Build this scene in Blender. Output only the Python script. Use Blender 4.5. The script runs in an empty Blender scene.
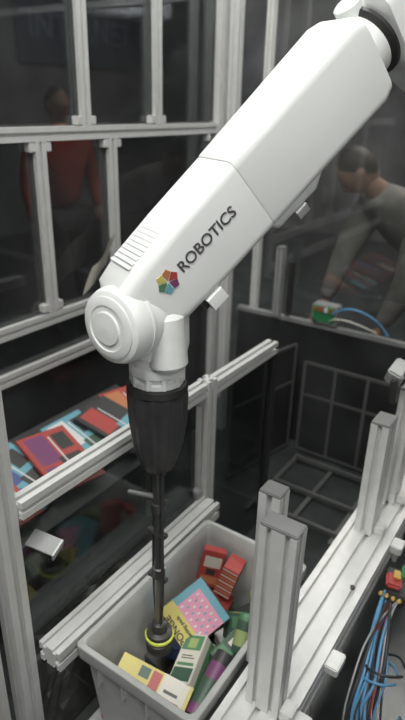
import bpy, bmesh, math, random
from mathutils import Vector, Matrix, Euler
random.seed(4)
D=bpy.data; COL=bpy.context.collection

# ---------------------------------------------------------------- materials
def mat(name,col,rough=.5,metal=0.,noise=0.,nscale=40.,bump=0.,emis=0.,spec=.5,coat=0.):
    m=D.materials.new(name); m.use_nodes=True; nt=m.node_tree; b=nt.nodes['Principled BSDF']
    b.inputs['Base Color'].default_value=(*col,1); b.inputs['Roughness'].default_value=rough
    b.inputs['Metallic'].default_value=metal; b.inputs['Specular IOR Level'].default_value=spec
    b.inputs['Coat Weight'].default_value=coat
    if emis: 
        b.inputs['Emission Color'].default_value=(*col,1); b.inputs['Emission Strength'].default_value=emis
    if noise or bump:
        tc=nt.nodes.new('ShaderNodeTexCoord'); n=nt.nodes.new('ShaderNodeTexNoise')
        n.inputs['Scale'].default_value=nscale; n.inputs['Detail'].default_value=5
        nt.links.new(tc.outputs['Object'],n.inputs['Vector'])
        if noise:
            r=nt.nodes.new('ShaderNodeValToRGB')
            r.color_ramp.elements[0].position=.3; r.color_ramp.elements[1].position=.7
            r.color_ramp.elements[0].color=(*[c*(1-noise) for c in col],1)
            r.color_ramp.elements[1].color=(*[min(1,c*(1+noise)) for c in col],1)
            nt.links.new(n.outputs['Fac'],r.inputs['Fac']); nt.links.new(r.outputs['Color'],b.inputs['Base Color'])
        if bump:
            bp=nt.nodes.new('ShaderNodeBump'); bp.inputs['Strength'].default_value=bump; bp.inputs['Distance'].default_value=.002
            nt.links.new(n.outputs['Fac'],bp.inputs['Height']); nt.links.new(bp.outputs['Normal'],b.inputs['Normal'])
    return m
def glass(name,tint,refl=.12,rough=.02,haze=0.):
    m=D.materials.new(name); m.use_nodes=True; nt=m.node_tree; nt.nodes.clear()
    o=nt.nodes.new('ShaderNodeOutputMaterial'); mx=nt.nodes.new('ShaderNodeMixShader')
    t=nt.nodes.new('ShaderNodeBsdfTransparent'); t.inputs[0].default_value=(*tint,1)
    g=nt.nodes.new('ShaderNodeBsdfGlossy'); g.inputs['Roughness'].default_value=rough; g.inputs[0].default_value=(.9,.92,.95,1)
    lw=nt.nodes.new('ShaderNodeLayerWeight'); lw.inputs[0].default_value=.25
    mr=nt.nodes.new('ShaderNodeMapRange'); mr.inputs['To Min'].default_value=refl*.5; mr.inputs['To Max'].default_value=min(1,refl*4)
    nt.links.new(lw.outputs['Fresnel'],mr.inputs['Value']); nt.links.new(mr.outputs[0],mx.inputs[0])
    nt.links.new(t.outputs[0],mx.inputs[1]); nt.links.new(g.outputs[0],mx.inputs[2])
    if haze:   # patchy grey veil standing in for hazy reflections in the pane
        df=nt.nodes.new('ShaderNodeBsdfDiffuse'); df.inputs[0].default_value=(.5,.5,.48,1); m2=nt.nodes.new('ShaderNodeMixShader')
        tc=nt.nodes.new('ShaderNodeTexCoord'); n=nt.nodes.new('ShaderNodeTexNoise'); n.inputs['Scale'].default_value=2.2; n.inputs['Distortion'].default_value=1.5
        nt.links.new(tc.outputs['Object'],n.inputs['Vector']); r2=nt.nodes.new('ShaderNodeMapRange')
        r2.inputs['From Min'].default_value=.35; r2.inputs['From Max'].default_value=.75; r2.inputs['To Min'].default_value=haze*.3; r2.inputs['To Max'].default_value=haze
        nt.links.new(n.outputs['Fac'],r2.inputs['Value']); nt.links.new(r2.outputs[0],m2.inputs[0])
        nt.links.new(mx.outputs[0],m2.inputs[1]); nt.links.new(df.outputs[0],m2.inputs[2]); nt.links.new(m2.outputs[0],o.inputs[0])
    else: nt.links.new(mx.outputs[0],o.inputs[0])
    return m
M={}
M['alu']=mat('aluminium_extrusion',(.70,.705,.69),.36,.3,.05,25)
M['alud']=mat('aluminium_dull',(.38,.39,.385),.45,.4,.08,25)
M['endcap']=mat('grey_end_cap',(.20,.205,.20),.5)
M['white']=mat('robot_white_paint',(.78,.80,.785),.45,0,.02,8,coat=.05)
M['white2']=mat('robot_white_casting',(.73,.75,.735),.48,0,.04,30,.05)
M['seam']=mat('seam_black',(.02,.02,.02),.5)
M['joint']=mat('joint_line_grey',(.50,.52,.51),.5)
M['ltext']=mat('lettering_grey',(.07,.07,.075),.5)
M['rubber']=mat('black_rubber',(.032,.032,.034),.45,0,.2,60,.1)
M['fabric']=mat('black_fabric',(.05,.052,.048),.6,0,.4,20,.2)
M['steel']=mat('steel_rod',(.30,.30,.29),.3,.8)
M['dsteel']=mat('dark_steel',(.08,.08,.08),.35,.6)
M['msteel']=mat('grey_steel',(.17,.175,.17),.4,.4)
M['tote']=mat('tote_grey_plastic',(.40,.41,.395),.5,0,.05,30,.05)
M['black']=mat('black_panel',(.030,.032,.032),.3,0,.45,3)
M['floor']=mat('floor_black_gloss',(.04,.045,.044),.2,0,.4,5)
M['hall']=mat('hall_wall_dark',(.15,.15,.15),.8,0,.6,1.3)
M['ceil']=mat('ceiling_dark',(.06,.06,.063),.9,0,.2,3)
M['glass']=glass('clear_glass',(.84,.85,.84),.12,.03,.05)
M['smoke']=glass('smoked_glass',(.48,.50,.50),.12,.04,.045)
M['smoke_low']=glass('smoked_glass_matt',(.55,.58,.57),.05,.06,.03)
def ink(n,c,**k):
    g=sum(c)/3
    M[n]=mat('ink_'+n,tuple((v*.88+g*.12)*.80+.012 for v in c),k.pop('rough',.45),**k)
ink('red',(.48,.04,.03)); ink('yellow',(.68,.58,.10)); ink('cyan',(.12,.42,.52)); ink('pink',(.80,.30,.45))
ink('blue',(.05,.09,.32)); ink('green',(.08,.25,.11)); ink('dgreen',(.04,.10,.06)); ink('purple',(.20,.04,.16))
ink('cream',(.68,.66,.56)); ink('paper',(.75,.75,.73)); ink('ink',(.03,.03,.03)); ink('orange',(.58,.20,.06)); ink('lime',(.34,.45,.14))
M['glowring']=mat('indicator_ring_lime',(.65,.75,.10),.4)
M['tube']=mat('blue_pneumatic_tube',(.10,.28,.48),.35); M['dcable']=mat('black_cable',(.03,.03,.03),.45)
M['rcable']=mat('red_cable',(.4,.03,.03),.4)
M['pcb']=mat('pcb_green',(.03,.2,.08),.4); M['brass']=mat('brass',(.6,.42,.12),.35,.8)
M['jacket']=mat('jacket_grey',(.24,.23,.215),.9,0,.3,7); M['jeans']=mat('trousers_dark',(.07,.07,.075),.9,0,.2,20)
M['skin']=mat('skin',(.30,.18,.13),.6); M['hair']=mat('hair_dark',(.035,.028,.022),.6,0,.3,80)
M['redshirt']=mat('shirt_red',(.36,.06,.045),.85,0,.2,12)
M['lamp']=mat('lamp_emitter',(1,.98,.94),.5,emis=9)
M['sign']=mat('sign_blue',(.04,.06,.10),.6); M['signtxt']=mat('sign_letters',(.14,.20,.27),.6)

# ---------------------------------------------------------------- helpers
def empty(name):
    e=D.objects.new(name,None); e.empty_display_size=.1; COL.objects.link(e); return e
def add(name,me,mats,parent=None,smooth=False):
    if not isinstance(mats,(list,tuple)): mats=[mats]
    for m in mats: me.materials.append(M[m] if isinstance(m,str) else m)
    if smooth:
        for p in me.polygons: p.use_smooth=True
        try: me.set_sharp_from_angle(angle=math.radians(38))
        except Exception: pass
    o=D.objects.new(name,me); COL.objects.link(o)
    if parent: o.parent=parent
    return o
def mk(name,vs,fs,mats,parent=None,smooth=False,mi=None):
    me=D.meshes.new(name); me.from_pydata([tuple(v) for v in vs],[],fs); 
    if mi:
        for p,i in zip(me.polygons,mi): p.material_index=i
    bm=bmesh.new(); bm.from_mesh(me); bmesh.ops.recalc_face_normals(bm,faces=bm.faces); bm.to_mesh(me); bm.free()
    return add(name,me,mats,parent,smooth)
def box(name,c,s,m,parent=None,rot=None,bev=.0):
    bm=bmesh.new(); bmesh.ops.create_cube(bm,size=1); bmesh.ops.scale(bm,vec=s,verts=bm.verts)
    if bev: bmesh.ops.bevel(bm,geom=bm.edges[:],offset=bev,segments=2,affect='EDGES')
    me=D.meshes.new(name); 
    mx=Matrix.Translation(c)@(rot.to_4x4() if isinstance(rot,Matrix) else (Euler(rot).to_matrix().to_4x4() if rot else Matrix.Identity(4)))
    bm.transform(mx); bm.to_mesh(me); bm.free()
    return add(name,me,m,parent,bev>0)
def basis(ax):
    ax=Vector(ax).normalized(); t=Vector((0,0,1)) if abs(ax.z)<.9 else Vector((1,0,0))
    a=t.cross(ax).normalized(); b=ax.cross(a); return a,b,ax
def lathe(name,o,ax,prof,m,parent=None,n=36,mi=None,flute=0,fn=12):
    """prof: list of (distance along axis, radius)"""
    a,b,c=basis(ax); o=Vector(o); vs=[];fs=[];idx=[]
    for d,r in prof:
        for i in range(n):
            t=2*math.pi*i/n; rr=r*(1+flute*math.cos(fn*t))
            vs.append(o+c*d+a*rr*math.cos(t)+b*rr*math.sin(t))
    for k in range(len(prof)-1):
        for i in range(n):
            j=(i+1)%n; fs.append((k*n+i,k*n+j,(k+1)*n+j,(k+1)*n+i)); idx.append(mi[k] if mi else 0)
    fs.append(tuple(range(n))[::-1]); idx.append(mi[0] if mi else 0)
    fs.append(tuple((len(prof)-1)*n+i for i in range(n))); idx.append(mi[-1] if mi else 0)
    return mk(name,vs,fs,m,parent,True,idx)
def tube(name,pts,r,m,parent=None,cyc=False):
    c=D.curves.new(name,'CURVE'); c.dimensions='3D'; c.bevel_depth=r; c.bevel_resolution=3; c.resolution_u=8
    s=c.splines.new('NURBS'); s.points.add(len(pts)-1)
    for p,q in zip(s.points,pts): p.co=(*q,1)
    s.order_u=4 if len(pts)>3 else len(pts); s.use_endpoint_u=True; s.use_cyclic_u=cyc
    c.materials.append(M[m]); o=D.objects.new(name,c); COL.objects.link(o)
    if parent:o.parent=parent
    return o
def prof_section(w,h,nw,nh):
    """T-slot outline, counter-clockwise, centred"""
    def side(L,n):
        out=[]; cell=L/n; sw=min(cell*.13,.007); ww=cell*.24; d1=cell*.07; d2=cell*.27
        for k in range(n):
            c=-L/2+cell*(k+.5)
            out+=[(c-sw,0),(c-sw,d1),(c-ww,d1),(c-ww*.55,d2),(c+ww*.55,d2),(c+ww,d1),(c+sw,d1),(c+sw,0)]
        return out
    B=[(-w/2,-h/2)]+[(x,-h/2+d) for x,d in side(w,nw)]
    Rr=[(w/2,-h/2)]+[(w/2-d,x) for x,d in side(h,nh)]
    T=[(w/2,h/2)]+[(-x,h/2-d) for x,d in side(w,nw)]
    L=[(-w/2,h/2)]+[(-w/2+d,-x) for x,d in side(h,nh)]
    return B+Rr+T+L
def ext(name,p0,p1,w,h,parent,nw=1,nh=1,m='alu',up=None,cap=False):
    """aluminium T-slot extrusion from p0 to p1"""
    p0=Vector(p0);p1=Vector(p1);c=(p1-p0).normalized()
    if abs(c.z)>.9: a=Vector((1,0,0)); b=c.cross(a)
    else: b=Vector((0,0,1)); a=b.cross(c).normalized()
    if up: a=Vector(up).normalized(); b=c.cross(a)
    S=prof_section(w,h,nw,nh); n=len(S)
    vs=[p0+a*x+b*y for x,y in S]+[p1+a*x+b*y for x,y in S]
    fs=[(i,(i+1)%n,n+(i+1)%n,n+i) for i in range(n)]+[tuple(range(n))[::-1],tuple(range(n,2*n))]
    o=mk(name,vs,fs,m,parent)
    if cap:
        R=Matrix((a,b,c)).transposed()
        box(name+'_cap',p1+c*.004,(w,h,.008),'endcap',parent,R,.002)
    return o
def bracket(name,c,s,parent,m='alud'):
    return box(name,c,s,m,parent,None,.003)
def text(name,body,o,xa,ya,size,m,parent,ext_=.0006,sx=1,off=.012):
    c=D.curves.new(name,'FONT'); c.body=body; c.size=size; c.extrude=ext_; c.offset=size*off; c.materials.append(M[m])
    ob=D.objects.new(name,c); COL.objects.link(ob)
    xa=Vector(xa).normalized(); ya=Vector(ya).normalized(); za=xa.cross(ya)
    R=Matrix((xa*sx,ya,za)).transposed().to_4x4(); ob.matrix_world=Matrix.Translation(o)@R
    if parent: ob.parent=parent
    return ob

# ---------------------------------------------------------------- room shell
box('floor',(-.5,2,-.05),(12,12,.1),'floor')
box('ceiling',(-.5,2,3.85),(12,12,.1),'ceil')
box('wall_back',(-.5,8.05,1.9),(12,.1,3.8),'hall'); box('wall_front',(-.5,-4.05,1.9),(12,.1,3.8),'hall')
box('wall_left',(-6.55,2,1.9),(.1,12,3.8),'hall'); box('wall_right',(5.55,2,1.9),(.1,12,3.8),'hall')

# ---------------------------------------------------------------- wall A : glazed partition beside the tote
A=empty('aluminium_guard_frame')
XA=-.90
ext('sill_beam',(-.855,.64,.44),(-.855,1.36,.44),.07,.06,A,2,1)
ext('post_near',(XA-.02,.605,0),(XA-.02,.605,2.5),.05,.05,A)
ext('post_nearer',(XA-.02,.515,0),(XA-.02,.515,2.5),.03,.055,A)
ext('post_mid',(XA,1.385,0),(XA,1.385,.90),.045,.05,A)
ext('rail_mid_near',(XA,.632,.875),(XA,1.36,.875),.04,.045,A)
ext('rail_mid_far',(XA,1.41,.865),(XA,1.83,.865),.045,.045,A)
bracket('bracket_1',(XA,1.34,.84),(.03,.03,.025),A); bracket('bracket_2',(XA,1.43,.83),(.03,.03,.025),A)
bracket('bracket_3',(XA,1.34,.485),(.03,.03,.03),A)
box('pane_lower_near',(XA-.005,.98,.665),(.006,.69,.37),'smoke_low',A)
box('pane_lower_far',(XA-.005,1.62,.44),(.006,.41,.80),'smoke_low',A)
ext('post_far',(XA,1.845,0),(XA,1.845,.84),.022,.03,A,m='dsteel')

# ---------------------------------------------------------------- wall B : rear-left window frame
B=empty('window_guard_frame')
XB=-1.6
def rb(n,y0,y1,z,w=.045): return ext(n,(XB,y0,z),(XB,y1,z),w,w,B)
def pb(n,y,z0,z1,w=.045): 
    ext(n,(XB,y,z0),(XB,y,z1),w,w,B)
rb('rail_top',.2,2.455,1.59); rb('rail_low',.2,2.455,.955); rb('rail_base',.2,2.455,.785)
pb('post_up1',1.60,1.6125,3.0); pb('post_up2',2.01,1.6125,3.0)
pb('post_lo1',1.38,.98,1.5675); pb('post_lo2',1.73,.98,1.5675)
pb('post_lo0',.85,.98,1.5675); pb('post_up0',.9,1.6125,3.0)
ext('corner_post',(XB,2.50,0),(XB,2.50,3.0),.05,.09,B,1,2)
ext('corner_post_inner',(XB+.10,2.46,0),(XB+.10,2.46,3.0),.045,.045,B)
for i,(y,z) in enumerate(((1.60,1.63),(2.01,1.63),(1.38,1.55),(1.73,1.55),(1.38,1.0),(2.42,1.55),(2.42,1.0))):
    for s in(-1,1): bracket('gusset_%d_%d'%(i,s),(XB+.008,y+s*.035,z),(.03,.025,.03),B,'alu')
box('pane_up',(XB-.008,1.35,2.3),(.006,2.2,1.36),'smoke',B)
box('pane_mid',(XB-.008,1.35,1.27),(.006,2.2,.59),'smoke',B)
box('pane_strip',(XB-.008,1.35,.87),(.006,2.2,.13),'smoke',B)
box('kick_panel',(XB-.01,1.35,.38),(.01,2.2,.76),'black',B)

# ---------------------------------------------------------------- wall C : back
Cc=empty('low_rear_panel')
box('panel',(-.32,2.60,.34),(2.35,.03,.68),'black',Cc,None,.003)
ext('cap_rail',(-1.5,2.60,.69),(.85,2.60,.69),.03,.02,Cc,m='alud')
ext('stub_post',(-1.26,2.58,.70),(-1.26,2.58,1.05),.035,.045,Cc,m='alud',cap=True)
ext('stub_post_b',(-1.21,2.61,.70),(-1.21,2.61,.98),.02,.03,Cc,m='dsteel')
Cd=empty('rear_glazed_frame')
ext('head_rail',(-1.42,2.66,2.16),(.92,2.66,2.16),.03,.03,Cd)
ext('post_a',(-1.44,2.66,0),(-1.44,2.66,3.0),.035,.035,Cd)
ext('post_b',(.95,2.66,0),(.95,2.66,3.0),.045,.045,Cd)
box('pane',(-.25,2.675,1.5),(2.3,.006,1.28),'glass',Cd)
box('pane_top',(-.25,2.675,2.6),(2.3,.006,.80),'smoke',Cd)

# dark panels whose thin grid stands in for lines reflected in the glass
P=empty('reflection_panel')
def frame(nm,p,q,z0,z1,nu):
    p=Vector((*p,0));q=Vector((*q,0)); mid=(p+q)/2; dr=(q-p); ang=math.atan2(dr.y,dr.x)
    box(nm+'_sheet',(mid.x,mid.y,(z0+z1)/2),(dr.length,.006,z1-z0),'black',P,(0,0,ang))
    for k in range(nu+1):
        w=p+dr*k/nu; ext(nm+'_u%d'%k,(w.x,w.y,z0),(w.x,w.y,z1),.014,.014,P,m='msteel')
    for k,z in enumerate((z0,(z0*.35+z1*.65),z1)):
        ext(nm+'_b%d'%k,(p.x,p.y,z),(q.x,q.y,z),.010,.014,P,m='msteel')
frame('reflect_grid',(-1.20,2.05),(-1.10,2.50),.02,.60,2)
frame('reflect_grid2',(-1.04,2.50),(-.55,2.50),.02,.52,3)
Q=empty('floor_reflection_grid')  # low grid modelled in place of reflected lines
for i,x in enumerate((-1.0,-.8,-.6)):
    ext('strip_%d'%i,(x,1.9,.012),(x,2.44,.012),.018,.02,Q,m='msteel')
for i,y in enumerate((1.95,2.15,2.4)):
    ext('cross_%d'%i,(-.99,y,.033),(-.5,y,.033),.016,.018,Q,m='msteel')

# ---------------------------------------------------------------- right beam with posts
G=empty('aluminium_conveyor_beam')
ext('beam_main',(-.365,-.3,.405),(-.365,2.45,.405),.15,.09,G,3,2)
for i,y in enumerate((.2,1.1,2.0)):
    ext('leg_%d'%i,(-.365,y,0),(-.365,y,.36),.045,.045,G)
bracket('side_clamp',(-.272,1.04,.43),(.036,.06,.025),G,'alu')
bracket('side_clamp2',(-.272,.85,.43),(.036,.04,.025),G,'alu')
bracket('side_clamp3',(-.272,1.55,.43),(.036,.05,.03),G,'alu')
bolt=[(0,.007),(.007,.007),(.008,.005)]
for i,y in enumerate((.66,1.28,1.90)):
    lathe('bolt_%d'%i,(-.32,y,.45),(0,0,1),bolt,'dsteel',G,12)
def stand(name,x,y,z,w,h,rot=0):
    e=empty(name)
    ext('upright',(x,y,.451),(x,y,z),w,h,e,2 if w>.07 else 1,2 if h>.07 else 1,cap=True)
    bracket('foot',(x+w/2+.016,y,.466),(.03,.04,.03),e,'alu')
    return e
stand('guard_post',-.357,.835,.955,.08,.045)
stand('guard_post',-.424,.925,.955,.05,.045)
stand('guard_post',-.380,1.56,.845,.055,.08)
stand('guard_post',-.365,1.76,.88,.045,.08)
cl=empty('hinge_clamp')
box('plate',(-.395,1.68,.955),(.05,.08,.05),'alud',cl,(0.3,.3,0),.006); box('arm_plate',(-.39,1.655,.91),(.02,.04,.10),'dsteel',cl,(.3,0,0),.004)
lathe('knob',(-.36,1.66,.965),(.6,-.5,.5),[(0,.014),(.02,.014),(.024,.01)],'dsteel',cl,16)

# ---------------------------------------------------------------- tote
T=empty('grey_tote_bin')
x0,x1,y0,y1,zt,zb=-.812,-.455,.685,1.27,.47,.17
def ring(inx,z,r=.03,n=5):
    out=[]
    for cx,cy,a0 in((x1-inx-r,y1-inx-r,0),(x0+inx+r,y1-inx-r,90),(x0+inx+r,y0+inx+r,180),(x1-inx-r,y0+inx+r,270)):
        for k in range(n):
            a=math.radians(a0+90*k/(n-1)); out.append((cx+r*math.cos(a),cy+r*math.sin(a),z))
    return out
rings=[ring(.035,zb,.015),ring(.016,zt-.05,.015),ring(.016,zt-.045,.015),ring(.002,zt-.042,.015),ring(0,zt-.03,.015),ring(0,zt-.002,.015),ring(.002,zt,.015),ring(.014,zt,.015),ring(.017,zt-.004,.015),ring(.024,zt-.05,.015),ring(.042,zb+.006,.015)]
vs=[v for r in rings for v in r]; n=len(rings[0]); fs=[]
for k in range(len(rings)-1):
    for i in range(n): j=(i+1)%n; fs.append((k*n+i,k*n+j,(k+1)*n+j,(k+1)*n+i))
fs.append(tuple(range(n))); fs.append(tuple((len(rings)-1)*n+i for i in range(n)))
mk('tote_shell',vs,fs,'tote',T,True)
for i in range(7):
    y=y0+.06+i*.079
    box('rib_l%d'%i,(x0+.012,y,zt-.07),(.014,.004,.06),'tote',T); box('rib_r%d'%i,(x1-.012,y,zt-.07),(.014,.004,.06),'tote',T)
for i in range(4):
    box('rib_n%d'%i,(x0+.07+i*.075,y0+.012,zt-.07),(.004,.014,.06),'tote',T)
TS=empty('tote_stand')
box('shelf',(-.63,.97,.155),(.36,.66,.02),'alud',TS,None,.003)
for i,(x,y) in enumerate(((-.79,.67),(-.47,.67),(-.79,1.28),(-.47,1.28))): ext('leg%d'%i,(x,y,0),(x,y,.145),.03,.03,TS)

# ---------------------------------------------------------------- groceries
def axes(xa,nn):
    """rotation whose -y face looks along nn and whose x edge follows xa"""
    y=-Vector(nn).normalized(); x=Vector(xa); x=(x-y*x.dot(y)).normalized(); z=x.cross(y)
    return Matrix((x,y,z)).transposed()
def carton(name,c,s,rot,base,labels=(),txt=()):
    """labels: (face,u0,v0,u1,v1,mat)  face in +x -x +y -y +z -z ; u,v in 0..1"""
    R=(rot if isinstance(rot,Matrix) else Euler([math.radians(a) for a in rot]).to_matrix()).to_4x4(); Mx=Matrix.Translation(c)@R
    e=empty(name); box('box',c,s,base,e,R.to_3x3(),.0015)
    def face(f):
        hx,hy,hz=s[0]/2,s[1]/2,s[2]/2
        return {'+x':(Vector((hx,-hy,-hz)),Vector((0,s[1],0)),Vector((0,0,s[2])),Vector((1,0,0))),
         '-x':(Vector((-hx,hy,-hz)),Vector((0,-s[1],0)),Vector((0,0,s[2])),Vector((-1,0,0))),
         '-y':(Vector((-hx,-hy,-hz)),Vector((s[0],0,0)),Vector((0,0,s[2])),Vector((0,-1,0))),
         '+y':(Vector((hx,hy,-hz)),Vector((-s[0],0,0)),Vector((0,0,s[2])),Vector((0,1,0))),
         '+z':(Vector((-hx,-hy,hz)),Vector((s[0],0,0)),Vector((0,s[1],0)),Vector((0,0,1))),
         '-z':(Vector((-hx,hy,-hz)),Vector((s[0],0,0)),Vector((0,-s[1],0)),Vector((0,0,-1)))}[f]
    mats=[];vs=[];fs=[];mi=[]
    for k,(f,u0,v0,u1,v1,m) in enumerate(labels):
        o,u,v,nn=face(f); off=nn*(.0006+.00012*k)
        if m not in mats: mats.append(m)
        b=len(vs)
        for (a,bb) in((u0,v0),(u1,v0),(u1,v1),(u0,v1)): vs.append(Mx@(o+u*a+v*bb+off))
        fs.append((b,b+1,b+2,b+3)); mi.append(mats.index(m))
    if vs:
        me=D.meshes.new('print'); me.from_pydata([tuple(v) for v in vs],[],fs)
        for p,i in zip(me.polygons,mi): p.material_index=i
        add('print',me,mats,e)
    for (f,u0,v0,body,size,m,vert) in txt:
        o,u,v,nn=face(f); ou=o+u*u0+v*v0+nn*.004
        xa,ya=(u,v) if not vert else (v,-u)
        R3=R.to_3x3()
        text('lettering',body,Mx@ou,R3@xa,R3@ya,size,m,e,.0002)
    return e
# pink/yellow/cyan sponge pack lying tilted on the pile
labs=[('-y',0,0,.34,1,'yellow'),('-y',.34,.0,1,1,'pink'),('-y',.34,.84,1,1,'cyan'),('-y',.86,0,1,.84,'cyan'),('-x',0,0,1,1,'yellow'),('+x',0,0,1,1,'cyan'),('+z',0,0,1,1,'cyan'),('-z',0,0,1,1,'yellow')]
for k in range(10):
    for q in range(5): 
        if (k+q)%2: labs.append(('-y',.38+q*.09,.05+k*.078,.44+q*.09,.085+k*.078,'cyan' if q%2 else 'paper'))
carton('sponge_pack',(-.668,.995,.385),(.150,.05,.132),axes((.492,.639,.585),(.395,-.611,.686)),'yellow',labs,[('-y',.14,.06,'SPONGE',.026,'ink',True),('-y',.27,.08,'cleaning pads',.015,'ink',True)])
carton('cracker_box',(-.735,1.185,.375),(.07,.035,.12),(-14,12,30),'red',[('-y',.12,.55,.88,.85,'cream'),('-y',.12,.1,.88,.3,'orange'),('-y',.3,.34,.7,.5,'ink')])
lb=[]
for k in range(9): lb.append(('+x',.0,.04+k*.11,1,.09+k*.11,'yellow' if k%2 else 'ink')); lb.append(('-y',.0,.04+k*.11,1,.08+k*.11,'orange' if k%2 else 'cream'))
carton('candy_carton',(-.665,1.185,.375),(.05,.08,.10),(-10,14,10),'red',lb)
carton('soup_packet',(-.570,1.08,.325),(.075,.05,.07),(-40,10,40),'dgreen',[('-y',.1,.1,.9,.3,'lime'),('-y',.15,.45,.5,.9,'green'),('+z',.1,.1,.9,.9,'dgreen'),('+z',.2,.2,.6,.5,'yellow')])
carton('tea_box',(-.605,.895,.335),(.065,.14,.05),(10,-20,10),'cream',[('+z',.06,.04,.94,.30,'dgreen'),('+z',.12,.34,.88,.40,'green'),('+z',.12,.44,.88,.62,'cream'),('+z',.2,.48,.8,.5,'ink'),('+z',.2,.53,.7,.55,'ink'),('+z',.06,.66,.94,.96,'green'),('+z',.3,.7,.7,.9,'lime'),('+x',0,.0,1,.5,'green'),('-y',.1,.1,.9,.9,'dgreen')])
carton('tea_box',(-.545,.985,.34),(.045,.11,.05),(6,16,-8),'dgreen',[('+z',.1,.1,.9,.4,'green'),('+z',.3,.5,.7,.9,'cream'),('-y',.1,.1,.9,.9,'green')])
carton('cereal_box',(-.650,.787,.330),(.20,.075,.045),(24,10,12),'yellow',[('+z',.0,.0,.42,1,'yellow'),('+z',.28,.55,.42,.9,'dgreen'),('+z',.45,.08,.58,.92,'red'),('+z',.60,0,.95,1,'cream'),('+z',.66,.2,.9,.3,'red'),('+z',.66,.45,.85,.55,'ink'),('-y',0,0,1,1,'yellow'),('-y',.3,.2,.5,.8,'dgreen'),('-y',.62,.2,.9,.8,'red')],[('+z',.05,.2,'Corn',.026,'ink',False)])
def can(name,o,ax,L,r,m1,m2,m3):
    e=empty(name)
    lathe('body',o,ax,[(0,r*.9),(.003,r),(L*.16,r),(L*.17,r),(L*.55,r),(L*.56,r),(L*.8,r),(L*.81,r),(L-.003,r),(L,r*.9),(L,r*.8),(L-.002,r*.78)],[m1,m2,m3],e,28,[2,0,0,1,1,0,0,2,2,2,2])
    return e
can('chip_tube',(-.530,.795,.30),(-.02,.75,.30),.17,.026,'purple','dgreen','ink')
can('seasoning_jar',(-.515,.985,.35),(-.1,.5,.5),.10,.022,'dgreen','lime','green')
can('spray_can',(-.55,1.17,.25),(-.2,.2,.8),.11,.022,'dgreen','green','lime')
pile=empty('product_pile')
cols=['red','yellow','dgreen','cream','blue','dgreen','ink','cyan','paper','dgreen','lime','ink']
k=0
for iy in range(6):
    for ix in range(3):
        x=-.735+ix*.10+random.uniform(-.006,.006); y=.757+iy*.087+random.uniform(-.006,.006)
        box('pack_%d'%k,(x,y,.213+random.uniform(-.004,.004)),(random.uniform(.07,.088),random.uniform(.06,.078),.045),cols[(k*5+ix)%12],pile,(random.uniform(-.1,.1),random.uniform(-.1,.1),random.uniform(-.2,.2)),.002); k+=1
for iy in range(5):
    for ix in range(2):
        if (ix,iy) in((0,1),(0,0)): continue
        box('pack_%d'%k,(-.69+ix*.11,.78+iy*.095,.266),(.08,.07,.045),cols[(k*5+ix)%12],pile,(random.uniform(-.15,.15),random.uniform(-.15,.15),random.uniform(-.5,.5)),.002); k+=1

# ---------------------------------------------------------------- robot arm
Rb=empty('industrial_robot_arm')
A0=Vector((-.71,.86,1.353)); E=Vector((-.492,1.30,1.800)); d=(E-A0).normalized(); L=(E-A0).length
nrm=Vector((d.y,-d.x,0)).normalized(); u=nrm.cross(d).normalized()
if u.z<0:u=-u
def P3(s,a,b): return A0+d*s+nrm*a+u*b
def rrect(hw,hh,r,n=6):
    out=[]
    for cx,cy,a0 in((hw-r,hh-r,0),(-hw+r,hh-r,90),(-hw+r,-hh+r,180),(hw-r,-hh+r,270)):
        for k in range(n):
            a=math.radians(a0+90*k/(n-1)); out.append((cx+r*math.cos(a),cy+r*math.sin(a)))
    return out
def loft(name,secs,m,parent):
    """secs: (s, ca, cb, hw, hh, r)"""
    vs=[];fs=[]
    for (s,ca,cb,hw,hh,r) in secs:
        for (x,y) in rrect(hw,hh,r): vs.append(P3(s,ca+x,cb+y))
    n=24
    for k in range(len(secs)-1):
        for i in range(n): j=(i+1)%n; fs.append((k*n+i,k*n+j,(k+1)*n+j,(k+1)*n+i))
    fs.append(tuple(range(n))[::-1]); fs.append(tuple((len(secs)-1)*n+i for i in range(n)))
    return mk(name,vs,fs,m,parent,True)
HW=.070
loft('forearm_front',[(-.082,0,-.01,.035,.035,.03),(-.068,0,-.008,.058,.055,.04),(-.045,0,0,HW,.070,.03),(.02,0,0,HW,.080,.024),(.12,0,0,HW,.083,.020),(.268,0,0,HW,.085,.020),(.272,0,0,.069,.084,.02)],'white',Rb)
loft('forearm_joint_seam',[(.270,0,0,.0692,.0842,.02),(.275,0,0,.0692,.0842,.02)],'joint',Rb)
loft('forearm_rear',[(.273,0,.001,.0695,.0845,.020),(.276,0,.001,.0708,.0855,.020),(.45,0,.003,.073,.088,.022),(.62,0,.004,.076,.090,.022),(.645,0,.004,.074,.086,.03),(.655,0,.004,.062,.072,.03)],'white',Rb)
loft('forearm_belly',[(.27,0,-.078,.045,.012,.01),(.285,0,-.09,.05,.022,.015),(.40,0,-.094,.05,.022,.015),(.44,0,-.082,.045,.012,.01)],'white2',Rb)
loft('underside_connector',[(.33,.03,-.12,.025,.012,.006),(.36,.03,-.12,.025,.012,.006)],'alud',Rb)
loft('cable_gland',[(.055,.04,-.088,.02,.012,.004),(.105,.04,-.090,.02,.012,.004)],'seam',Rb)
loft('label_box',[(.065,.058,-.095,.012,.016,.003),(.105,.058,-.096,.012,.016,.003)],'white',Rb)
for k in range(14):
    s=-.0+k*.011; loft('top_rib_%d'%k,[(s,0,.0820,.045,.0010,.0005),(s+.006,0,.0822,.045,.0010,.0005)],'white',Rb)
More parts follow.
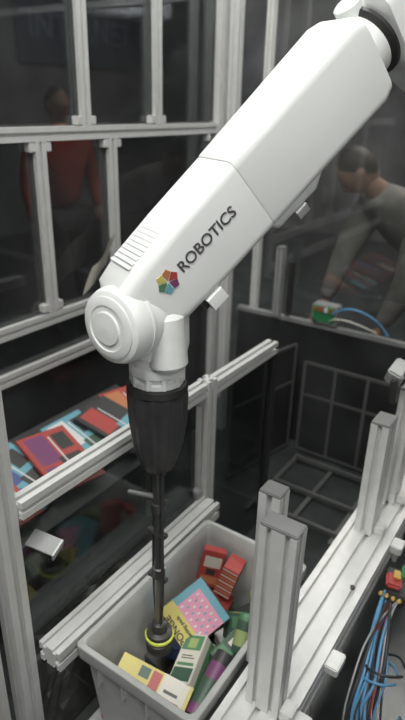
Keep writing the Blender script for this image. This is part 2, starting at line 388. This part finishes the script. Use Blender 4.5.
# elbow end
lathe('elbow_neck',P3(.65,0,.004),d,[(0,.062),(.006,.066),(.03,.066),(.035,.060)],'white2',Rb)
lathe('elbow_ring',P3(.68,.0,.004),d,[(0,.068),(.008,.076),(.016,.076),(.02,.066)],'seam',Rb)
loft('elbow_block',[(.697,0,0,.05,.06,.03),(.71,0,0,.072,.085,.03),(.86,0,-.02,.09,.11,.04),(.98,0,-.03,.09,.12,.04),(1.0,0,-.03,.06,.09,.04)],'white',Rb)
lathe('elbow_axis_cap',P3(.87,.07,-.03),nrm,[(0,.085),(.05,.085),(.055,.08),(.058,.04)],'white2',Rb)
lathe('elbow_top_plug',P3(.69,-.01,.06),u,[(0,.03),(.03,.03),(.034,.024)],'white2',Rb,16)
# upper arm, shoulder and pedestal (outside the frame)
pE=P3(.86,-.12,-.03); pS=Vector((.55,2.0,1.05)); ax=(pS-pE)
lathe('upper_arm',pE,ax,[(-.05,.05),(0,.10),(.1,.10),(ax.length-.1,.12),(ax.length,.13),(ax.length+.08,.06)],'white',Rb)
lathe('shoulder',(.55,2.0,.72),(0,0,1),[(0,.19),(.1,.20),(.3,.19),(.42,.15),(.45,.08)],'white',Rb)
lathe('pedestal',(.55,2.0,0),(0,0,1),[(0,.26),(.03,.26),(.04,.18),(.6,.17),(.74,.18)],'white2',Rb)
# wrist
c5=Vector((-.06,-.998,0)).normalized(); W=Vector((-.712,.87,1.303))
lathe('wrist_housing',W-c5*.06,c5,[(0,.04),(.01,.062),(.04,.072),(.155,.077),(.168,.072),(.172,.065)],'white',Rb,48)
lathe('wrist_seam',W+c5*.06,c5,[(0,.0775),(.004,.0783),(.008,.0775)],'white2',Rb,48)
lathe('wrist_cap',W+c5*.110,c5,[(0,.062),(.005,.062),(.008,.055),(.009,.046),(.007,.044),(.007,.034),(.011,.032),(.012,.012),(.013,.004)],'white2',Rb,48)
TX,TY=-.70,.88
lathe('wrist_barrel',(TX,TY,1.34),(0,0,-1),[(0,.05),(.02,.066),(.10,.068),(.118,.064),(.12,.058),(.145,.056)],'white',Rb,48)
lathe('wrist_motor_pod',(TX+.035,TY-.02,1.32),(.1,0,-1),[(0,.03),(.01,.04),(.11,.04),(.12,.032)],'white2',Rb,32)
lathe('tool_flange',(TX,TY,1.20),(0,0,-1),[(0,.055),(.008,.060),(.022,.060),(.024,.050),(.036,.050),(.038,.057),(.048,.057)],'white2',Rb,48)
for i in range(10):
    t=i*math.pi/5; lathe('flange_bolt_%d'%i,(TX+.053*math.cos(t),TY+.053*math.sin(t),1.179),(0,0,-1),[(0,.007),(.026,.007),(.028,.005)],'white2',Rb,12)
# vacuum gripper
Gp=empty('suction_gripper_tool')
lathe('gripper_cone',(TX,TY,1.15),(0,0,-1),[(0,.050),(.004,.062),(.03,.066),(.09,.064),(.15,.056),(.19,.046),(.215,.037),(.222,.028)],'rubber',Gp,96,None,.03,12)
lathe('gripper_collar',(TX,TY,1.151),(0,0,-1),[(.0,.058),(.003,.064),(.016,.067),(.02,.062)],'seam',Gp,48)
lathe('shaft',(TX,TY,.93),(0,0,-1),[(0,.018),(.02,.018),(.022,.013),(.10,.013),(.102,.018),(.125,.018),(.127,.0115),(.30,.0115),(.302,.016),(.33,.016),(.332,.011),(.50,.011)],['dsteel','steel'],Gp,24,[0,0,0,0,0,0,0,1,0,0,1])
tube('air_line',[(TX+.02,TY-.01,.95),(TX+.026,TY-.016,.85),(TX+.02,TY-.015,.7),(TX+.024,TY-.012,.55),(TX+.012,TY-.01,.45)],.004,'dcable',Gp)
tube('vacuum_line',[(TX-.018,TY+.01,.95),(TX-.022,TY+.01,.8),(TX-.02,TY,.65),(TX-.016,TY,.5),(TX-.008,TY,.44)],.0035,'dsteel',Gp)
for i,z in enumerate((.84,.74,.60)): box('clip_%d'%i,(TX,TY-.004,z),(.055,.016,.012),'dsteel',Gp,None,.002)
box('bracket_arm',(TX-.035,TY-.015,.845),(.075,.012,.006),'msteel',Gp,(0,0,.3),.001)
lathe('cup_head',(TX,TY,.445),(0,0,-1),[(0,.010),(.005,.020),(.03,.022),(.035,.034),(.048,.036),(.05,.032),(.062,.030),(.066,.036),(.078,.037),(.08,.032),(.094,.036),(.10,.030)],['dsteel','brass','rubber'],Gp,36,[0,0,0,2,1,2,2,2,2,2,2])
lathe('cup_ring',(TX,TY,.402),(0,0,-1),[(0,.034),(.004,.0385),(.010,.0385),(.013,.034)],'glowring',Gp,36)
# marking on the forearm
text('lettering','ROBOTICS',P3(.066,HW+.0012,.006),d,u,.033,'ltext',Rb,.0008,.98,.004)
cs=['red','orange','yellow','green','cyan','purple']; c0=P3(.034,HW+.0022,.018)
for k in range(6):
    t0=k*math.pi/3; r=.025
    q=[c0+(d*math.cos(t0)+u*math.sin(t0))*.003, c0+(d*math.cos(t0-.48)+u*math.sin(t0-.48))*r*.8, c0+(d*math.cos(t0)+u*math.sin(t0))*r, c0+(d*math.cos(t0+.48)+u*math.sin(t0+.48))*r*.8]
    vs=q+[p-nrm*.004 for p in q]
    mk('emblem_%d'%k,vs,[(0,1,2,3),(4,7,6,5),(0,4,5,1),(1,5,6,2),(2,6,7,3),(3,7,4,0)],cs[k],Rb)

# ---------------------------------------------------------------- product display behind the glass
S=empty('product_display_shelf')
box('shelf_board',(-1.36,1.12,.52),(.38,1.06,.02),'dsteel',S,(0,.3,0))
for i,(y) in enumerate((.7,1.62)): ext('shelf_leg_%d'%i,(-1.36,y,0),(-1.36,y,.48),.03,.03,S)
disp=[('ink','red','dgreen'),('red','ink','cream'),('cyan','blue','ink'),('red','purple','ink'),('cyan','paper','dgreen'),('ink','red','cyan'),('red','orange','ink')]
for i,(a,b,c) in enumerate(disp):
    y=.70+i*.145
    carton('magazine',(-1.36+.03*(i%2),y,.555+.012*(i%2)+.0*i),(.27,.19,.014),(4*(i%3-1),17.5,10*((i%3)-1)),a,[('+z',.03,.03,.97,.97,a),('+z',.05,.1,.55,.5,b),('+z',.5,.45,.95,.9,c),('+z',.1,.62,.4,.9,'ink'),('+z',.6,.1,.9,.3,b),('+z',.12,.55,.9,.58,'paper')])
# crumpled black cover on the floor of the cell
bag=empty('black_fabric_cover')
vs=[];fs=[];N=22
for i in range(N):
    for j in range(N):
        X=i/(N-1)-.5;Y=j/(N-1)-.5; r=max(abs(X),abs(Y))*2
        hh=.26*(1-r**3)+ (random.uniform(-.03,.03) if r<.95 else 0)
        vs.append((-1.05+X*.24,1.0+Y*.60,.005+max(0,hh)))
for i in range(N-1):
    for j in range(N-1): fs.append((i*N+j,(i+1)*N+j,(i+1)*N+j+1,i*N+j+1))
mk('cover',vs,fs,'fabric',bag)
pp=empty('paper_flyer')
vs=[];fs=[]
for i in range(7):
    for j in range(5):
        vs.append((-1.54+.012*math.sin(i*.9)+.02*j/4,1.49+i*.024+.01*j,1.02+j*.028+i*.016+.006*math.sin(j+i)))
for i in range(6):
    for j in range(4): fs.append((i*5+j,(i+1)*5+j,(i+1)*5+j+1,i*5+j+1))
mk('sheet',vs,fs,'cream',pp,True)
bk=empty('sheet_metal_bracket')
box('plate',(-.855,.660,.785),(.07,.045,.004),'msteel',bk,(.25,.2,.3),.001); box('lip',(-.822,.670,.773),(.005,.045,.02),'alud',bk,(.25,.2,.3),.001)

# ---------------------------------------------------------------- controller box and wiring on rear wall
V=empty('sensor_control_box')
box('case',(-1.0,2.60,.76),(.13,.07,.10),'alud',V,None,.006); box('board',(-1.0,2.562,.765),(.11,.006,.08),'pcb',V,None,.001)
for i in range(4): box('terminal_%d'%i,(-1.04+i*.027,2.555,.79),(.018,.012,.022),['brass','red','paper','brass'][i],V,None,.001)
tube('lead_a',[(-.95,2.55,.78),(-.88,2.53,.84),(-.79,2.55,.82),(-.72,2.57,.78),(-.68,2.58,.72)],.005,'tube',V)
tube('lead_b',[(-.96,2.55,.74),(-.91,2.51,.79),(-.83,2.53,.77),(-.73,2.56,.73)],.004,'cream',V)
tube('lead_c',[(-1.03,2.55,.73),(-1.08,2.53,.77),(-1.15,2.57,.73),(-1.21,2.58,.72)],.004,'dcable',V)

# ---------------------------------------------------------------- cable bundle with valve block on the right
K=empty('pneumatic_valve_bundle')
vx,vy=-.235,1.44
box('valve_body',(vx,vy,.37),(.06,.10,.06),'dsteel',K,(.2,.1,.3),.005)
box('valve_red',(vx-.005,vy-.02,.41),(.045,.05,.02),'red',K,(.2,.1,.3),.006); box('valve_green',(vx+.02,vy+.04,.405),(.035,.05,.02),'pcb',K,(.2,.1,.3),.004)
box('valve_cap',(vx+.0,vy-.01,.428),(.02,.03,.012),'brass',K,(.2,.1,.3),.003)
for i in range(4): lathe('fitting_%d'%i,(vx-.025+.018*i,vy-.055,.38),(0,-.6,.5),[(0,.007),(.02,.007),(.022,.005)],'brass',K,10)
for i in range(18):
    a=random.uniform(-.05,.05); b=random.uniform(-.05,.05)
    tube('tube_%d'%i,[(vx-.02+.006*(i%9),vy-.04,.38),(vx-.0+a*.5,vy-.14+b,.39-.02*(i%4)),(vx+.02+a+.01*(i%4),vy-.26+b,.30),(vx+.04+b,vy-.36+a,.20),(vx+.08+a,vy-.34+b,.10),(vx+.11,vy-.18+a,.03+.006*(i%2))],.003 if i%3 else .0045,['tube','dcable','tube','dcable','dcable','rcable','tube','dcable','alud'][i%9],K)
for i in range(2):
    t=[( vx+.04+.05*math.cos(q*math.pi/4)+.012*i,vy-.24+.06*math.sin(q*math.pi/4),.28+.04*i+.03*math.cos(q)) for q in range(9)]
    tube('coil_%d'%i,t,.0035,['tube','dcable'][i],K)

# ---------------------------------------------------------------- figures behind the glass, the red one in place of a reflection
def person(name,J,top,lean_dir,headc):
    e=empty(name)
    def skin(nm,keys,edges,mt,root):
        me=D.meshes.new(nm); ids={k:i for i,k in enumerate(keys)}
        me.from_pydata([J[k][0] for k in keys],[(ids[a],ids[b]) for a,b in edges],[]); me.update()
        o=add(nm,me,mt,e); md=o.modifiers.new('s','SKIN'); md.use_smooth_shade=True
        for k,i in ids.items():
            sv=me.skin_vertices[0].data[i]; sv.radius=J[k][1]; sv.use_root=(k==root)
        sd=o.modifiers.new('ss','SUBSURF'); sd.levels=2; sd.render_levels=2
        return o
    skin('torso_and_arms',['pel','spi','che','nec','shL','elL','wrL','shR','elR','wrR'],[('pel','spi'),('spi','che'),('che','nec'),('che','shL'),('shL','elL'),('elL','wrL'),('che','shR'),('shR','elR'),('elR','wrR')],top,'pel')
    skin('legs',['pel','hiL','knL','anL','toL','hiR','knR','anR','toR'],[('pel','hiL'),('hiL','knL'),('knL','anL'),('anL','toL'),('pel','hiR'),('hiR','knR'),('knR','anR'),('anR','toR')],'jeans','pel')
    hc=Vector(headc); f=Vector(lean_dir).normalized()
    up=(hc-Vector(J['nec'][0])).normalized(); f=(f-up*f.dot(up)).normalized(); r=f.cross(up)
    bm=bmesh.new(); bmesh.ops.create_uvsphere(bm,u_segments=24,v_segments=16,radius=1)
    for v in bm.verts:
        x,y,z=v.co; w=.075*(1-.18*max(0,-z)); 
        yy=y*.095; 
        if y>.8 and abs(x)<.25 and -.35<z<.15: yy+=.02
        v.co=hc+r*x*w+f*yy+up*z*.118
    me=D.meshes.new('head'); bm.to_mesh(me); bm.free(); add('head',me,'skin',e,True)
    bm=bmesh.new(); bmesh.ops.create_uvsphere(bm,u_segments=24,v_segments=16,radius=1)
    for v in list(bm.verts):
        x,y,z=v.co; v.co=hc+up*.018-f*.014+r*x*.083+f*y*.094+up*z*.112
    me=D.meshes.new('hair'); 
    bmesh.ops.bisect_plane(bm,geom=bm.verts[:]+bm.edges[:]+bm.faces[:],plane_co=hc+f*.02+up*.03,plane_no=(f-up*.75).normalized(),clear_outer=True)
    bm.to_mesh(me); bm.free(); add('hair',me,'hair',e,True)
    lathe('neck',J['nec'][0],up,[(-.03,.06),(.05,.05),(.1,.048)],'skin',e,20)
    for s in(-1,1):
        lathe('ear_%d'%s,hc+r*s*.072,r*s,[(0,.02),(.01,.024),(.014,.016)],'skin',e,12)
        lathe('eye_%d'%s,hc+r*s*.03+f*.083,f,[(0,.011),(.006,.009),(.009,.004)],'ink',e,12)
    box('mouth',hc+f*.088-up*.055,(.04,.008,.008),'redshirt',e,Matrix((r,f,up)).transposed(),.002)
    for sd in 'LR':
        w=Vector(J['wr'+sd][0]); el=Vector(J['el'+sd][0]); q=(w-el).normalized(); a,b,_=basis(q)
        bm=bmesh.new(); bmesh.ops.create_cube(bm,size=1); bmesh.ops.bevel(bm,geom=bm.edges[:],offset=.25,segments=3,affect='EDGES')
        for v in bm.verts: x,y,z=v.co; v.co=w+q*(.045+z*.09)+a*x*.08+b*y*.03
        me=D.meshes.new('palm'); bm.to_mesh(me); bm.free(); add('palm_'+sd,me,'skin',e,True)
        for k in range(4):
            o=w+q*.085+a*(-.03+.02*k); ln=[.062,.075,.07,.052][k]
            tube('finger_%s%d'%(sd,k),[o,o+q*ln*.5+b*.004,o+q*ln*.85+b*.018,o+q*ln+b*.03],.0085,'skin',e)
        o=w+q*.03+a*.038; tube('thumb_'+sd,[o,o+a*.02+q*.025,o+a*.028+q*.05,o+a*.026+q*.065],.0095,'skin',e)
    return e
def R2(a,b=None): return (a,b or a)
J1={'pel':((-.60,3.32,.93),R2(.18,.15)),'spi':((-.72,3.20,1.08),R2(.20,.17)),'che':((-.84,3.08,1.21),R2(.20,.16)),'nec':((-.96,2.98,1.32),R2(.08)),
 'shL':((-1.04,3.16,1.20),R2(.10)),'elL':((-1.12,3.06,.93),R2(.07)),'wrL':((-1.14,2.92,.72),R2(.04)),
 'shR':((-.68,2.96,1.18),R2(.12)),'elR':((-.70,2.90,.90),R2(.085)),'wrR':((-.80,2.84,.66),R2(.04)),
 'hiL':((-.69,3.36,.86),R2(.10)),'knL':((-.72,3.33,.48),R2(.065)),'anL':((-.72,3.41,.09),R2(.045)),'toL':((-.80,3.29,.04),R2(.04)),
 'hiR':((-.51,3.30,.86),R2(.10)),'knR':((-.52,3.25,.48),R2(.065)),'anR':((-.52,3.33,.09),R2(.045)),'toR':((-.58,3.21,.04),R2(.04))}
person('person_leaning',J1,'jacket',(-.75,-.45,-.5),(-1.05,2.93,1.40))
def standing(px,py,yaw):
    c,s=math.cos(yaw),math.sin(yaw)
    def q(x,y,z): return (px+x*c-y*s,py+x*s+y*c,z)
    return {'pel':(q(0,0,.95),R2(.16,.12)),'spi':(q(0,0,1.12),R2(.15,.11)),'che':(q(0,.01,1.34),R2(.17,.12)),'nec':(q(0,.02,1.50),R2(.065)),
     'shL':(q(-.20,0,1.40),R2(.07)),'elL':(q(-.25,.02,1.12),R2(.05)),'wrL':(q(-.2,.18,.98),R2(.035)),
     'shR':(q(.20,0,1.40),R2(.07)),'elR':(q(.26,-.02,1.12),R2(.05)),'wrR':(q(.25,.08,.88),R2(.035)),
     'hiL':(q(-.10,0,.88),R2(.10)),'knL':(q(-.11,.02,.5),R2(.065)),'anL':(q(-.11,-.02,.09),R2(.045)),'toL':(q(-.12,.12,.04),R2(.04)),
     'hiR':(q(.10,0,.88),R2(.10)),'knR':(q(.11,.03,.5),R2(.065)),'anR':(q(.12,-.02,.09),R2(.045)),'toR':(q(.14,.12,.04),R2(.04))}
Js=standing(-3.3,3.05,-1.9)
person('reflected_person',Js,'redshirt',(1,-.3,0),(-3.28,3.05,1.65))  # modelled figure replaces a blurred dark red reflection in the panes

# ---------------------------------------------------------------- hall sign
sg=empty('hall_sign')
box('board',(-6.44,6.6,2.55),(.06,2.4,.9),'sign',sg,None,.01)
text('letters','INTERNET',(-6.40,5.55,2.4),(0,1,0),(0,0,1),.42,'signtxt',sg,.003)

# ---------------------------------------------------------------- lights
def area(name,loc,tgt,size,sy,power,col=(1,.98,.95)):
    l=D.lights.new(name,'AREA'); l.shape='RECTANGLE'; l.size=size; l.size_y=sy; l.energy=power; l.color=col
    o=D.objects.new(name,l); COL.objects.link(o); o.location=loc
    o.rotation_euler=(Vector(tgt)-Vector(loc)).to_track_quat('-Z','Y').to_euler(); return o
for i,(x,y) in enumerate(((-.3,.0),(-1.2,1.8),(.8,3.2),(-3.2,-.5),(1.5,-1.8))):
    e=empty('ceiling_light'); box('housing',(x,y,3.74),(1.25,.35,.06),'alud',e,None,.01); box('diffuser',(x,y,3.705),(1.15,.27,.01),'lamp',e)
area('key_light',(-.2,-.4,3.6),(-.6,1.0,.9),1.4,.9,76,(1,.99,.96))
area('cell_light',(-1.1,1.7,3.6),(-.8,1.2,.6),1.2,.4,36,(1,.99,.96))
area('hall_fill',(-3.5,4.5,3.6),(-4,6.5,1.5),2,2,100,(.95,.97,1))  # added fill, lifts the dark hall background
area('person_fill',(-.6,4.2,3.6),(-.9,3.2,1.2),1.5,.6,60,(1,.96,.92))  # added fill to bring out the leaning person
area('side_light',(2.2,-1.0,3.2),(-.5,1.0,1),1.2,1.2,42,(1,.99,.96))
w=D.worlds.new('World'); bpy.context.scene.world=w; w.use_nodes=True
w.node_tree.nodes['Background'].inputs[0].default_value=(.6,.65,.7,1); w.node_tree.nodes['Background'].inputs[1].default_value=.05

# ---------------------------------------------------------------- camera
cd=D.cameras.new('camera'); co=D.objects.new('camera',cd); COL.objects.link(co); bpy.context.scene.camera=co
co.location=(0,0,1.7); co.rotation_euler=(1.1518,-.0239,.5971)
cd.sensor_fit='VERTICAL'; cd.sensor_height=36; cd.lens=29; cd.clip_start=.02
cd.dof.use_dof=True; cd.dof.focus_distance=1.25; cd.dof.aperture_fstop=2.6
bpy.context.scene.view_settings.view_transform='Standard'
